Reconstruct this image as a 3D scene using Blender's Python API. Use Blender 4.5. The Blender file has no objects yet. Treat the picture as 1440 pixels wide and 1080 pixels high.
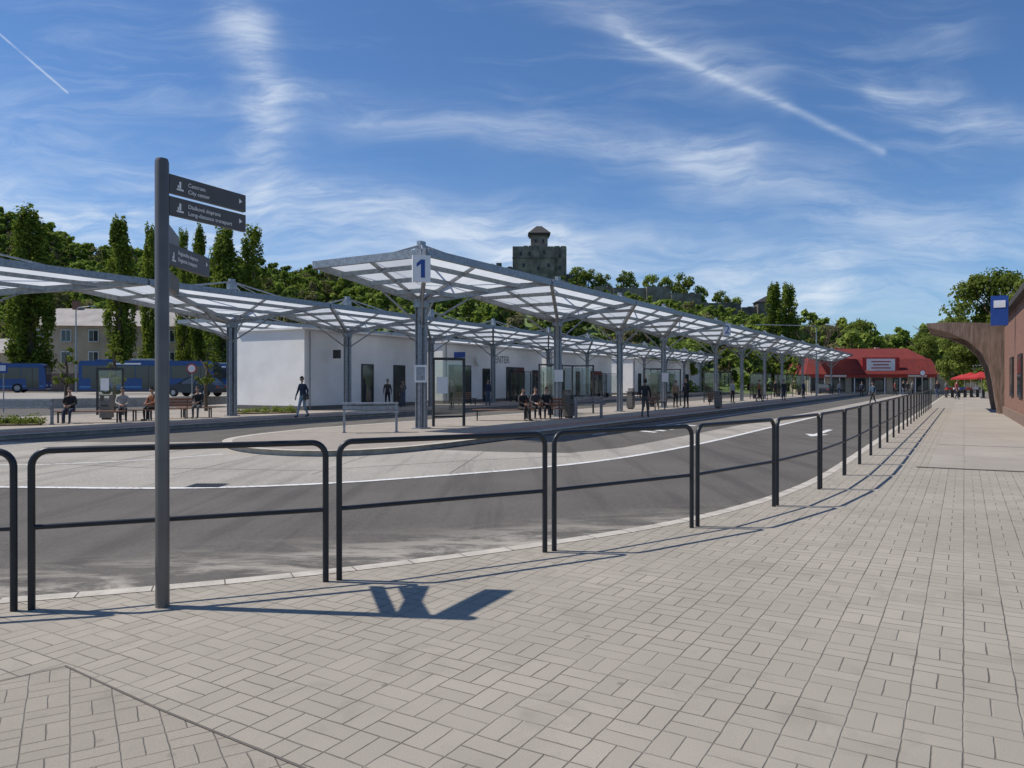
import bpy, math, random
import numpy as np
from mathutils import Vector, Matrix
random.seed(7); rng=np.random.default_rng(7)
C=bpy.context
scene=C.scene
scene.view_settings.view_transform='Standard'
try: scene.view_settings.look='None'
except Exception: pass
scene.view_settings.exposure=0
COL=scene.collection
F=1060.0; EYE=1.62
def GX(u,Y): return (u-720)/F*Y
# ------------------------------------------------------------ node helper
class NT:
    def __init__(s,t): s.t=t
    def n(s,typ,**k):
        nd=s.t.nodes.new(typ)
        for a,b in k.items(): setattr(nd,a,b)
        return nd
    def put(s,sock,v):
        if hasattr(v,'is_output'): s.t.links.new(v,sock)
        elif v is not None: sock.default_value=v
    def m(s,op,a,b=None,c=None,clamp=False):
        nd=s.n('ShaderNodeMath',operation=op,use_clamp=clamp)
        for i,x in enumerate((a,b,c)):
            if x is not None: s.put(nd.inputs[i],x)
        return nd.outputs[0]
    def v(s,op,a,b=None,scale=None):
        nd=s.n('ShaderNodeVectorMath',operation=op)
        s.put(nd.inputs[0],a)
        if b is not None: s.put(nd.inputs[1],b)
        if scale is not None: s.put(nd.inputs['Scale'],scale)
        return nd.outputs['Value'] if op in('DOT_PRODUCT','LENGTH') else nd.outputs['Vector']
    def ss(s,x,lo,hi,a=0.0,b=1.0):
        nd=s.n('ShaderNodeMapRange',interpolation_type='SMOOTHSTEP')
        s.put(nd.inputs[0],x); s.put(nd.inputs[1],lo); s.put(nd.inputs[2],hi); s.put(nd.inputs[3],a); s.put(nd.inputs[4],b)
        return nd.outputs[0]
    def noise(s,vec,scale,detail=3,rough=.5,dist=0):
        nd=s.n('ShaderNodeTexNoise'); s.put(nd.inputs['Vector'],vec)
        nd.inputs['Scale'].default_value=scale; nd.inputs['Detail'].default_value=detail
        nd.inputs['Roughness'].default_value=rough; nd.inputs['Distortion'].default_value=dist
        return nd.outputs['Fac']
    def mix(s,f,a,b,mode='MIX'):
        nd=s.n('ShaderNodeMix',data_type='RGBA',blend_type=mode)
        s.put(nd.inputs[0],f)
        for sock,x in ((nd.inputs[6],a),(nd.inputs[7],b)):
            if isinstance(x,(tuple,list)): x=(x[0],x[1],x[2],1)
            s.put(sock,x)
        return nd.outputs[2]
    def map(s,vec,loc=(0,0,0),rot=(0,0,0),sc=(1,1,1)):
        nd=s.n('ShaderNodeMapping'); s.put(nd.inputs[0],vec)
        nd.inputs[1].default_value=loc; nd.inputs[2].default_value=rot; nd.inputs[3].default_value=sc
        return nd.outputs[0]
def newmat(name):
    m=bpy.data.materials.new(name); m.use_nodes=True
    t=m.node_tree; b=t.nodes['Principled BSDF']
    return m,NT(t),b
def pos(nt): return nt.n('ShaderNodeNewGeometry').outputs['Position']
def mat(name,col,rough=.6,metal=0,var=.15,scale=3.0,bump=0,bscale=40):
    m,nt,b=newmat(name)
    P=nt.n('ShaderNodeTexCoord').outputs['Object']
    f=nt.noise(P,scale,4,.6)
    f=nt.ss(f,.25,.75)
    c0=tuple(x*(1-var) for x in col); c1=tuple(min(1,x*(1+var)) for x in col)
    nt.put(b.inputs['Base Color'],nt.mix(f,c0,c1))
    b.inputs['Roughness'].default_value=rough; b.inputs['Metallic'].default_value=metal
    if bump:
        bp=nt.n('ShaderNodeBump'); bp.inputs['Strength'].default_value=bump; bp.inputs['Distance'].default_value=.02
        nt.put(bp.inputs['Height'],nt.noise(P,bscale,4)); nt.put(b.inputs['Normal'],bp.outputs[0])
    return m
# ------------------------------------------------------------ materials
def paver_mat(name,cell,ang,base,dark,weave=True):
    m,nt,b=newmat(name)
    P=pos(nt)
    Q=nt.map(P,rot=(0,0,ang),sc=(1,1,1))
    Q=nt.v('SCALE',Q,scale=1/cell)
    wob=nt.n('ShaderNodeTexNoise'); nt.put(wob.inputs['Vector'],P); wob.inputs['Scale'].default_value=6
    Q=nt.v('ADD',Q,nt.v('SCALE',nt.v('SUBTRACT',wob.outputs['Color'],(.5,.5,.5)),scale=.06))
    sp=nt.n('ShaderNodeSeparateXYZ'); nt.put(sp.inputs[0],Q); x,y=sp.outputs[0],sp.outputs[1]
    cx,cy=nt.m('FLOOR',x),nt.m('FLOOR',y); fx,fy=nt.m('FRACT',x),nt.m('FRACT',y)
    if weave:
        par=nt.m('FLOORED_MODULO',nt.m('ADD',cx,cy),2.0)
        ip=nt.m('SUBTRACT',1.0,par)
        a=nt.m('ADD',nt.m('MULTIPLY',fx,par),nt.m('MULTIPLY',fy,ip))
        bb=nt.m('ADD',nt.m('MULTIPLY',fy,par),nt.m('MULTIPLY',fx,ip))
        b2=nt.m('MULTIPLY',bb,2.0); half=nt.m('FLOOR',b2); b3=nt.m('FRACT',b2)
        da=nt.m('MINIMUM',a,nt.m('SUBTRACT',1.0,a))
        db=nt.m('MULTIPLY',nt.m('MINIMUM',b3,nt.m('SUBTRACT',1.0,b3)),.5)
    else:
        half=0.0
        da=nt.m('MINIMUM',fx,nt.m('SUBTRACT',1.0,fx)); db=nt.m('MINIMUM',fy,nt.m('SUBTRACT',1.0,fy))
    d=nt.m('MULTIPLY',nt.m('MINIMUM',da,db),cell)
    jw=nt.noise(P,11,4,.7)
    joint=nt.ss(nt.m('ADD',d,nt.m('MULTIPLY',nt.m('SUBTRACT',jw,.5),.006)),.0005,.0065)
    cv=nt.n('ShaderNodeCombineXYZ'); nt.put(cv.inputs[0],cx); nt.put(cv.inputs[1],cy); nt.put(cv.inputs[2],half)
    wn=nt.n('ShaderNodeTexWhiteNoise',noise_dimensions='3D'); nt.put(wn.inputs[0],cv.outputs[0])
    big=nt.noise(P,.45,6,.6); med=nt.noise(P,2.2,5,.65,.6); fine=nt.noise(P,140,3,.7)
    col=nt.mix(nt.ss(big,.3,.7),tuple(c*.80 for c in base),base)
    col=nt.mix(nt.m('MULTIPLY',wn.outputs[0],.6),col,tuple(c*.74 for c in base))
    col=nt.mix(nt.ss(med,.50,.76,0,.65),col,tuple(c*.58 for c in base))
    col=nt.mix(nt.ss(fine,.35,.75,0,.55),col,tuple(c*.55 for c in base))
    spot=nt.n('ShaderNodeTexVoronoi'); nt.put(spot.inputs[0],P); spot.inputs['Scale'].default_value=2.3
    col=nt.mix(nt.ss(spot.outputs['Distance'],.02,.07,.6,0),col,dark)
    sand=nt.noise(P,1.3,5,.65)
    jc=nt.mix(nt.ss(sand,.40,.66),dark,tuple(c*.8 for c in base))
    col=nt.mix(nt.m('SUBTRACT',1.0,joint),col,jc)
    nt.put(b.inputs['Base Color'],col); b.inputs['Roughness'].default_value=.88; b.inputs['Specular IOR Level'].default_value=.3
    h=nt.m('ADD',joint,nt.m('MULTIPLY',fine,.25))
    h=nt.m('ADD',h,nt.m('MULTIPLY',wn.outputs[0],.45))
    bp=nt.n('ShaderNodeBump'); bp.inputs['Strength'].default_value=.75; bp.inputs['Distance'].default_value=.007
    nt.put(bp.inputs['Height'],h); nt.put(b.inputs['Normal'],bp.outputs[0])
    return m
ANG=math.atan(.6)
M_pav=paver_mat('pavers',.24,ANG,(.42,.375,.31),(.15,.13,.105))
M_pav2=paver_mat('old_pavers',.19,ANG+.5,(.39,.345,.285),(.20,.175,.145))
M_pavp=paver_mat('platform_pavers',.3,ANG,(.40,.35,.30),(.2,.17,.14))
M_slab=paver_mat('concrete_slabs',2.4,ANG,(.42,.375,.32),(.12,.10,.09),weave=False)
def asphalt(name,c0,dust=0.0):
    m,nt,b=newmat(name); P=pos(nt)
    f=nt.noise(P,70,4,.8); mid=nt.noise(P,14,5,.75); big=nt.noise(P,.35,6,.6)
    st=nt.noise(nt.map(P,rot=(0,0,ANG),sc=(1.9,.10,1)),1.0,5,.6)
    col=nt.mix(nt.ss(f,.3,.72),tuple(c*.45 for c in c0),tuple(c*1.6 for c in c0))
    col=nt.mix(nt.ss(mid,.42,.7,0,.45),col,tuple(c*1.7 for c in c0))
    col=nt.mix(nt.ss(big,.35,.7,0,.5),col,tuple(c*1.5 for c in c0))
    col=nt.mix(nt.ss(st,.48,.68,0,.5),col,tuple(c*.6 for c in c0))
    if dust:
        dn=nt.noise(nt.map(P,rot=(0,0,.45),sc=(.8,2.2,1)),1.0,8,.72,.5); sp=nt.n('ShaderNodeSeparateXYZ'); nt.put(sp.inputs[0],P)
        dd=nt.m('SUBTRACT',sp.outputs[1],nt.m('MULTIPLY',sp.outputs[0],.45))
        near=nt.ss(dd,7.6,10.0,1,0)
        col=nt.mix(nt.m('MULTIPLY',nt.ss(dn,.42,.60),nt.m('MULTIPLY',near,dust)),col,(.42,.38,.32))
    nt.put(b.inputs['Base Color'],col); b.inputs['Roughness'].default_value=.85
    b.inputs['Specular IOR Level'].default_value=.25
    bp=nt.n('ShaderNodeBump'); bp.inputs['Strength'].default_value=.6; bp.inputs['Distance'].default_value=.01
    nt.put(bp.inputs['Height'],f); nt.put(b.inputs['Normal'],bp.outputs[0])
    return m
M_asph=asphalt('asphalt',(.102,.093,.082),.95)
M_conc=asphalt('road_concrete',(.30,.275,.24))
M_lot=asphalt('lot_concrete',(.28,.26,.23))
M_kerb=mat('kerb_concrete',(.46,.42,.36),.85,0,.2,4,.4)
def paint():
    m,nt,b=newmat('road_paint'); P=pos(nt); n=nt.noise(P,12,6,.7)
    nt.put(b.inputs['Base Color'],nt.mix(nt.ss(n,.46,.68),(.72,.72,.70),(.3,.28,.25))); b.inputs['Roughness'].default_value=.7
    return m
M_paint=paint()
M_joint=mat('joint_filler',(.12,.105,.09),.9)
M_ground=mat('earth_grass',(.10,.12,.05),.95,0,.4,.2)
M_rail=mat('anthracite_steel',(.022,.025,.030),.38,.3,.2,6)
M_post=mat('grey_painted_steel',(.15,.14,.13),.42,.4,.15,3)
M_plate=mat('sign_plate',(.085,.080,.075),.45,.1,.08,6)
M_white=mat('white_paint',(.8,.8,.8),.5,0,.03)
M_galv=mat('galvanised_steel',(.30,.32,.34),.45,.5,.25,9)
M_stucco=mat('white_stucco',(.80,.79,.77),.85,0,.06,.8,.15,60)
M_dark=mat('dark_frame',(.03,.03,.033),.4,0,.2)
M_blue=mat('blue_paint',(.02,.07,.30),.4,0,.1)
M_bluebus=mat('bus_blue',(.010,.06,.22),.22,0,.06)
M_buslight=mat('bus_lightblue',(.05,.25,.5),.25,0,.05)
M_tyre=mat('rubber',(.02,.02,.02),.9)
M_carp=mat('car_paint',(.03,.04,.055),.2,.3,.05)
M_wood=mat('bench_wood',(.24,.11,.055),.6,0,.3,8)
M_red=mat('red_paint',(.40,.03,.028),.5,0,.15)
M_stone=mat('castle_stone',(.21,.185,.15),.95,0,.5,.35,.5,3)
M_stone2=mat('castle_stone_dark',(.14,.125,.105),.95,0,.45,.35)
M_darkroof=mat('dark_roof',(.05,.045,.045),.8,0,.2)
M_greyroof=mat('grey_roof',(.30,.275,.26),.7,0,.2,.5)
M_cream=mat('cream_render',(.42,.36,.27),.85,0,.2,.4)
M_bark=mat('bark',(.10,.075,.05),.95,0,.4,6,.5)
M_redpave=mat('red_paving',(.30,.17,.13),.85,0,.2,6)
def canopyconc():
    m,nt,b=newmat('brown_boarded_canopy'); P=pos(nt)
    n=nt.noise(nt.map(P,sc=(6,6,.8)),1.5,5,.6); g=nt.noise(P,.7,4)
    c=nt.mix(nt.ss(n,.35,.68),(.16,.105,.075),(.29,.20,.15)); c=nt.mix(nt.ss(g,.45,.7,0,.5),c,(.13,.095,.07))
    nt.put(b.inputs['Base Color'],c); b.inputs['Roughness'].default_value=.8; return m
M_concbrown=canopyconc()
def glass(name,col=(.02,.025,.03)):
    m,nt,b=newmat(name)
    n=nt.noise(pos(nt),.8,2)
    nt.put(b.inputs['Base Color'],nt.mix(n,col,tuple(c*2.5 for c in col)))
    b.inputs['Roughness'].default_value=.06; b.inputs['Specular IOR Level'].default_value=.8
    return m
M_glass=glass('window_glass')
def clearglass():
    m,nt,b=newmat('shelter_glass')
    t=m.node_tree; tr=nt.n('ShaderNodeBsdfTransparent'); tr.inputs[0].default_value=(.82,.86,.86,1)
    gl=nt.n('ShaderNodeBsdfGlossy'); gl.inputs['Roughness'].default_value=.03
    mx=nt.n('ShaderNodeMixShader'); mx.inputs[0].default_value=.10
    t.links.new(tr.outputs[0],mx.inputs[1]); t.links.new(gl.outputs[0],mx.inputs[2])
    t.links.new(mx.outputs[0],t.nodes['Material Output'].inputs[0]); return m
M_clear=clearglass()
def frosted():
    m,nt,b=newmat('frosted_roof_panel'); t=m.node_tree
    P=pos(nt); n=nt.noise(P,1.2,4); g=nt.noise(P,.35,5,.65)
    c=nt.mix(n,(.62,.67,.72),(.80,.83,.86)); c=nt.mix(nt.ss(g,.45,.7,0,.4),c,(.50,.54,.58))
    d=nt.n('ShaderNodeBsdfDiffuse'); nt.put(d.inputs[0],c)
    tl=nt.n('ShaderNodeBsdfTranslucent'); nt.put(tl.inputs[0],c)
    mx=nt.n('ShaderNodeMixShader'); mx.inputs[0].default_value=.56
    t.links.new(d.outputs[0],mx.inputs[1]); t.links.new(tl.outputs[0],mx.inputs[2])
    t.links.new(mx.outputs[0],t.nodes['Material Output'].inputs[0]); return m
M_frost=frosted()
def brickmat(name,c1,c2,mort,scale,bw=.25,bh=.08):
    m,nt,b=newmat(name); P=nt.n('ShaderNodeTexCoord').outputs['Object']
    sp=nt.n('ShaderNodeSeparateXYZ'); nt.put(sp.inputs[0],P)
    cb=nt.n('ShaderNodeCombineXYZ'); nt.put(cb.inputs[0],nt.m('ADD',sp.outputs[0],sp.outputs[1])); nt.put(cb.inputs[1],sp.outputs[2])
    br=nt.n('ShaderNodeTexBrick'); nt.put(br.inputs['Vector'],cb.outputs[0]); br.inputs['Scale'].default_value=1
    br.inputs['Brick Width'].default_value=bw; br.inputs['Row Height'].default_value=bh; br.inputs['Mortar Size'].default_value=.008*scale
    br.inputs['Color1'].default_value=(*c1,1); br.inputs['Color2'].default_value=(*c2,1); br.inputs['Mortar'].default_value=(*mort,1)
    nt.put(b.inputs['Base Color'],br.outputs[0]); b.inputs['Roughness'].default_value=.85; return m
M_brick=brickmat('red_brown_brick',(.27,.115,.07),(.19,.08,.052),(.24,.2,.17),1)
M_tile=brickmat('red_roof_tile',(.24,.028,.022),(.17,.022,.02),(.06,.012,.01),3,.35,.3)
def leafmat(name,a,bc,transl=True):
    m,nt,b=newmat(name); t=m.node_tree
    g=nt.n('ShaderNodeNewGeometry'); oi=nt.n('ShaderNodeObjectInfo')
    f=nt.m('ADD',nt.m('MULTIPLY',g.outputs['Random Per Island'],.6),nt.m('MULTIPLY',nt.m('SUBTRACT',oi.outputs['Random'],.15),.6),clamp=True)
    c=nt.mix(f,a,bc)
    d=nt.n('ShaderNodeBsdfDiffuse'); nt.put(d.inputs[0],c)
    if transl:
        tl=nt.n('ShaderNodeBsdfTranslucent'); nt.put(tl.inputs[0],nt.mix(.5,c,(.22,.30,.03)))
        mx=nt.n('ShaderNodeMixShader'); mx.inputs[0].default_value=.38
        t.links.new(d.outputs[0],mx.inputs[1]); t.links.new(tl.outputs[0],mx.inputs[2])
        t.links.new(mx.outputs[0],t.nodes['Material Output'].inputs[0])
    else: t.links.new(d.outputs[0],t.nodes['Material Output'].inputs[0])
    return m
L_hill=leafmat('leaf_hill',(.10,.16,.03),(.31,.38,.09))
L_dark=leafmat('leaf_dark',(.05,.08,.025),(.14,.18,.05))
L_bare=leafmat('leaf_budding',(.16,.14,.08),(.30,.26,.15))
L_pop=leafmat('leaf_poplar',(.085,.12,.022),(.24,.30,.06))
L_tree=leafmat('leaf_tree',(.085,.115,.025),(.24,.29,.07))
# ------------------------------------------------------------ mesh builder
class MB:
    def __init__(s): s.v=[];s.f=[];s.mi=[];s.mats=[];s.sm=[]
    def _m(s,m):
        if m not in s.mats: s.mats.append(m)
        return s.mats.index(m)
    def add(s,vs,fs,m,smooth=False):
        o=len(s.v); s.v+= [tuple(v) for v in vs]; k=s._m(m)
        for f in fs: s.f.append([i+o for i in f]); s.mi.append(k); s.sm.append(smooth)
    def poly(s,pts,m): s.add(pts,[list(range(len(pts)))],m)
    def prism(s,pts,z0,z1,mt,ms=None):
        n=len(pts); ms=ms or mt
        s.add([(p[0],p[1],z1) for p in pts],[list(range(n))],mt)
        vs=[(p[0],p[1],z0) for p in pts]+[(p[0],p[1],z1) for p in pts]
        s.add(vs,[[i,(i+1)%n,n+(i+1)%n,n+i] for i in range(n)],ms)
    def hexa(s,o,ax,ay,az,m):
        o,ax,ay,az=map(Vector,(o,ax,ay,az))
        vs=[o+ax*i+ay*j+az*k for k in(0,1) for j in(0,1) for i in(0,1)]
        s.add(vs,[[0,2,3,1],[4,5,7,6],[0,1,5,4],[2,6,7,3],[0,4,6,2],[1,3,7,5]],m)
    def box(s,c,sz,m,rz=0):
        cx,sn=math.cos(rz),math.sin(rz); ax=Vector((cx,sn,0))*sz[0]; ay=Vector((-sn,cx,0))*sz[1]; az=Vector((0,0,sz[2]))
        s.hexa(Vector(c)-ax/2-ay/2-az/2,ax,ay,az,m)
    def beam(s,p,q,w,h,m):
        p,q=Vector(p),Vector(q); d=q-p
        side=d.cross(Vector((0,0,1)))
        if side.length<1e-5: side=Vector((1,0,0))
        side.normalize(); up=side.cross(d).normalized()
        s.hexa(p-side*w/2-up*h/2,d,side*w,up*h,m)
    def tube(s,pts,r,m,n=8,cap=True):
        pts=[Vector(p) for p in pts]; rs=r if isinstance(r,(list,tuple)) else [r]*len(pts)
        vs=[]; prev=None
        for i,p in enumerate(pts):
            if i==0: t=pts[1]-p
            elif i==len(pts)-1: t=p-pts[i-1]
            else: t=(pts[i+1]-p).normalized()+(p-pts[i-1]).normalized()
            t.normalize()
            if prev is None:
                a=Vector((0,0,1)) if abs(t.z)<.9 else Vector((1,0,0)); x=t.cross(a).normalized()
            else:
                x=prev-t*prev.dot(t); x.normalize()
            prev=x; y=t.cross(x)
            for k in range(n):
                an=2*math.pi*k/n; vs.append(p+(x*math.cos(an)+y*math.sin(an))*rs[i])
        fs=[[i*n+k,i*n+(k+1)%n,(i+1)*n+(k+1)%n,(i+1)*n+k] for i in range(len(pts)-1) for k in range(n)]
        s.add(vs,fs,m,True)
        if cap:
            o=len(vs)-n
            s.add([vs[k] for k in range(n)][::-1],[list(range(n))],m); s.add([vs[o+k] for k in range(n)],[list(range(n))],m)
    def extr(s,prof,o,ux,uz,w,m,mside=None):
        o,ux,uz,w=map(Vector,(o,ux,uz,w)); n=len(prof)
        A=[o+ux*a+uz*b for a,b in prof]; B=[p+w for p in A]
        s.add(A,[list(range(n))],m); s.add(B,[list(range(n))[::-1]],m)
        s.add(A+B,[[i,(i+1)%n,n+(i+1)%n,n+i] for i in range(n)],mside or m)
    def make(s,name,parent=None,loc=None,bevel=0):
        me=bpy.data.meshes.new(name); me.from_pydata(s.v,[],s.f)
        for m in s.mats: me.materials.append(m)
        me.polygons.foreach_set('material_index',s.mi); me.polygons.foreach_set('use_smooth',s.sm); me.update()
        ob=bpy.data.objects.new(name,me); COL.objects.link(ob)
        if parent: ob.parent=parent
        if loc: ob.location=loc
        if bevel:
            b=ob.modifiers.new('b','BEVEL'); b.width=bevel; b.segments=2; b.limit_method='ANGLE'
        return ob
def empty(name,loc=(0,0,0),rz=0):
    e=bpy.data.objects.new(name,None); COL.objects.link(e); e.location=loc; e.rotation_euler=(0,0,rz); return e
def text(body,size,M,m,parent,name='lettering',align='LEFT'):
    cu=bpy.data.curves.new(name,'FONT'); cu.body=body; cu.size=size; cu.align_x=align; cu.extrude=.001
    cu.materials.append(m); o=bpy.data.objects.new(name,cu); COL.objects.link(o)
    o.parent=parent; o.matrix_world=M; return o
def basis(o,x,z):
    x=Vector(x).normalized(); z=Vector(z).normalized(); n=x.cross(z)
    return Matrix(((x.x,z.x,n.x,o[0]),(x.y,z.y,n.y,o[1]),(x.z,z.z,n.z,o[2]),(0,0,0,1)))
def offset(pl,d):
    out=[]
    for i,p in enumerate(pl):
        a=Vector(pl[max(0,i-1)]); b=Vector(pl[min(len(pl)-1,i+1)]); t=(b-a).normalized()
        out.append((p[0]-t.y*d,p[1]+t.x*d))
    return out
def strip(mb,pl,w,z,m):
    a=offset(pl,-w/2); b=offset(pl,w/2)
    for i in range(len(pl)-1): mb.poly([(*a[i],z),(*a[i+1],z),(*b[i+1],z),(*b[i],z)],m)
def smooth_pl(pl,k=2):
    for _ in range(k):
        q=[pl[0]]
        for a,b in zip(pl[:-1],pl[1:]):
            q.append((a[0]*.75+b[0]*.25,a[1]*.75+b[1]*.25)); q.append((a[0]*.25+b[0]*.75,a[1]*.25+b[1]*.75))
        q.append(pl[-1]); pl=q
    return pl
# ------------------------------------------------------------ frames of the platforms
def mkframe(o,d):
    d=Vector(d).normalized(); n=Vector((-d.y,d.x))
    def f(s,t,z=None):
        x=o[0]+d.x*s+n.x*t; y=o[1]+d.y*s+n.y*t
        return (x,y) if z is None else Vector((x,y,z))
    f.d=Vector((d.x,d.y,0)); f.n=Vector((n.x,n.y,0)); f.ang=math.atan2(d.y,d.x)
    return f
R1=mkframe((-3.15,26.2),(.6,1)); R2=mkframe((-13.3,35.8),(.53,1)); R3=mkframe((-23,41),(.53,1))
Z0=-.14
# ------------------------------------------------------------ ground
mb=MB(); mb.poly([(-1500,-300,-.2),(1500,-300,-.2),(1500,2500,-.2),(-1500,2500,-.2)],M_ground); mb.make('ground')
mb=MB(); mb.poly([(-90,-20,Z0),(120,-20,Z0),(140,175,Z0),(-90,175,Z0)],M_asph); mb.make('road_asphalt')
fence=[(-5.45,4.85),(-3.47,5.34),(-1.46,6.13),(.36,7.19),(2.04,8.40),(3.44,9.83),(4.66,11.4),(5.78,13.1),(6.85,14.85)]
dd=Vector((.5145,.8575)); p=Vector(fence[-1]); far=[]
for i in range(18):
    p=p+dd*2.08; far.append((p.x,p.y))
fence_all=fence+far
kerb_base=[(-14,3.6),(-9,4.15)]+fence+[far[-1],(6.85+.5145*150,14.85+.8575*150)]
kerb=smooth_pl(offset(kerb_base,.36),2)
mb=MB(); inner=offset(kerb,-.16)
mb.prism([(-14,-8)]+[(60,-8),(200,60),(200,150)]+inner[::-1],-.2,0,M_pav); mb.make('pavement')
mb=MB()
L=len(kerb)
for i in range(L-1):
    a,b,c,e=kerb[i],kerb[i+1],inner[i+1],inner[i]
    mb.add([(*a,.004),(*b,.004),(*c,.004),(*e,.004)],[[0,3,2,1]],M_kerb)
    a2=offset([a,b],.02)
    mb.add([(*a2[0],-.2),(*a2[1],-.2),(*b,.004),(*a,.004)],[[0,1,2,3]],M_kerb)
for i in range(0,L-1):
    seg=(Vector(kerb[i+1])-Vector(kerb[i])); n=max(1,int(seg.length)); 
    if i>L-4: break
    for k in range(n):
        q=Vector(kerb[i])+seg*(k/n); q2=Vector(inner[i])+(Vector(inner[i+1])-Vector(inner[i]))*(k/n); t=seg.normalized()*.005
        mb.add([(q.x-t.x,q.y-t.y,.0055),(q.x+t.x,q.y+t.y,.0055),(q2.x+t.x,q2.y+t.y,.0055),(q2.x-t.x,q2.y-t.y,.0055)],[[0,1,2,3]],M_joint)
mb.make('kerb')
mb=MB(); mb.prism([(-.80,3.10),(-1.75,3.72),(-2.54,4.28),(-2.85,3.98),(-6.5,3.1),(-8,2),(-8,-1),(-.2,-1),(-.2,2.6)],-.01,.004,M_pav2); mb.make('old_pavement')
mb=MB(); strip(mb,[(-.2,2.6),(-.80,3.10),(-1.75,3.72),(-2.54,4.28),(-2.85,3.98),(-6.5,3.1)],.014,.008,M_joint); mb.make('pavement_edging')
def along(p,s,t): return (p[0]+.5145*s-.8575*t,p[1]+.8575*s+.5145*t)
q0=(7.9,14.3)
mb=MB(); mb.prism([along(q0,0,0),along(q0,1,-14),along(q0,140,-14),along(q0,140,0)],-.01,.004,M_slab)
mb.make('concrete_apron')
mb=MB(); strip(mb,[along(q0,-.1,.2),along(q0,.95,-14)],.12,.010,M_asph); strip(mb,[along(q0,6,0),along(q0,6.4,-14)],.05,.010,M_asph)
strip(mb,smooth_pl([along(q0,2,-3),along(q0,5,-3.4),along(q0,9,-2.9),along(q0,16,-3.3)],1),.02,.009,M_joint); mb.make('drain_strip')
edge=smooth_pl([(-60,15.5),(-20,13.2),(-8.5,12.6),(-5.5,12.35),(-3.3,12.9),(-1.3,14.1),(.88,15.6),(3.0,17.9),(5.9,22.2),(10.1,29.3),(19.2,44.4),(58,109)],2)
mb=MB(); back=[(57,109.8),(18.3,45.3),(9.0,30.2),(4.7,23.0),(3.0,20.2),(1.4,18.6),(-.36,18.9),(-2.2,19.6),(-7,22),(-15,22),(-60,26)]
mb.poly([(x,y,Z0+.004) for x,y in edge+back],M_conc); mb.make('road_concrete')
mb=MB(); strip(mb,edge,.16,Z0+.008,M_paint)
strip(mb,smooth_pl([(-40,15.4),(-11,15.6),(-8.5,16.6),(-7,18.3)],2),.10,Z0+.008,M_paint)
strip(mb,[R1(2,-5.6),R1(100,-5.6)],.1,Z0+.008,M_paint)
ao=Vector((9.6,24.2)); d=R1.d.xy; n=R1.n.xy
ap=lambda s,t:(*(ao-d*(-s)+n*t),Z0+.009)
mb.poly([ap(1.2,-.10),ap(4.0,-.10),ap(4.0,.10),ap(1.2,.10)],M_paint)
mb.poly([ap(0,0),ap(1.2,-.38),ap(1.2,.38)],M_paint)
for k in range(6): mb.poly([R1(4+k*.9,-7,Z0+.009),R1(4.4+k*.9,-7,Z0+.009),R1(5+k*.9,-6,Z0+.009),R1(4.6+k*.9,-6,Z0+.009)],M_paint)
mb.make('road_markings')
mb=MB()
for k in range(9): mb.box((-5.3+k*.06-.1,12.75,Z0+.012),(.035,.4,.012),M_dark)
mb.box((-5.16,12.75,Z0+.005),(.6,.46,.006),M_post); mb.make('drain_grate')
mb=MB()
strip(mb,[(-30,18.0),(-12,16.9),(-7.5,15.4),(-4,14.9),(-1,16.8),(1.6,17.9)],.025,Z0+.0065,M_joint)
for k in range(9): x=-22+k*2.6; strip(mb,[(x,13.6+(.1*k)),(x+.6,21.5-(.2*k))],.02,Z0+.0065,M_joint)
mb.make('concrete_joints')
def platform(name,pts,top):
    mb=MB(); mb.prism(pts,-.2,0,top,M_kerb)
    cl=pts+[pts[0]]; strip(mb,cl,.26,.004,M_kerb); return mb.make(name)
nose=smooth_pl([R1(-2,-4.2),R1(-6.3,-4.3),R1(-8.2,-3.2),R1(-8.3,-.6),R1(-6.5,2.2),R1(-2,3.3)],3)
platform('bus_platform',[R1(112,3.4),R1(112,-4.2)]+nose,M_pavp)
platform('bus_platform',[R2(105,-4.2),R2(105,10),R2(10,10),R2(-2,8),R2(-24,6),R2(-24,-4.2)][::-1],M_pavp)
platform('bus_platform',[R3(105,-1),R3(105,5),R3(14,5),R3(10,3),R3(10,-.5)][::-1],M_pavp)
mb=MB(); strip(mb,[R1(-3,-3.2),R1(110,-3.2)],.8,.006,M_redpave); strip(mb,[R2(-22,-3.2),R2(103,-3.2)],.8,.006,M_redpave); mb.make('tactile_paving')
mb=MB()
mb.prism([(-110,50),(-50,49),(-31,50),(-24,56),(-14,80),(-14,140),(-110,140)],-.2,.5,M_lot,M_kerb); mb.make('parking_lot')
# ------------------------------------------------------------ railing
rail=empty('pedestrian_railing')
for i in range(len(fence_all)-1):
    a=Vector(fence_all[i]); b=Vector(fence_all[i+1]); t=(b-a).normalized(); a=a+t*.055; b=b-t*.055
    A=Vector((a.x,a.y,0));B=Vector((b.x,b.y,0)); T=Vector((t.x,t.y,0)); H=1.13; r=.11
    path=[A+Vector((0,0,-.02)),A+Vector((0,0,H-r))]
    for k in range(1,6):
        an=math.pi/2*k/6; path.append(A+T*(r-r*math.cos(an))+Vector((0,0,H-r+r*math.sin(an))))
    path+= [A+T*r+Vector((0,0,H)),B-T*r+Vector((0,0,H))]
    for k in range(1,6):
        an=math.pi/2*k/6; path.append(B-T*(r-r*math.sin(an))+Vector((0,0,H-r+r*math.cos(an))))
    path+=[B+Vector((0,0,H-r)),B+Vector((0,0,-.02))]
    mb=MB(); mb.tube(path,.0245,M_rail,12); mb.tube([A+Vector((0,0,.585)),B+Vector((0,0,.585))],.019,M_rail,10)
    mb.make('railing_panel',rail)
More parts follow.
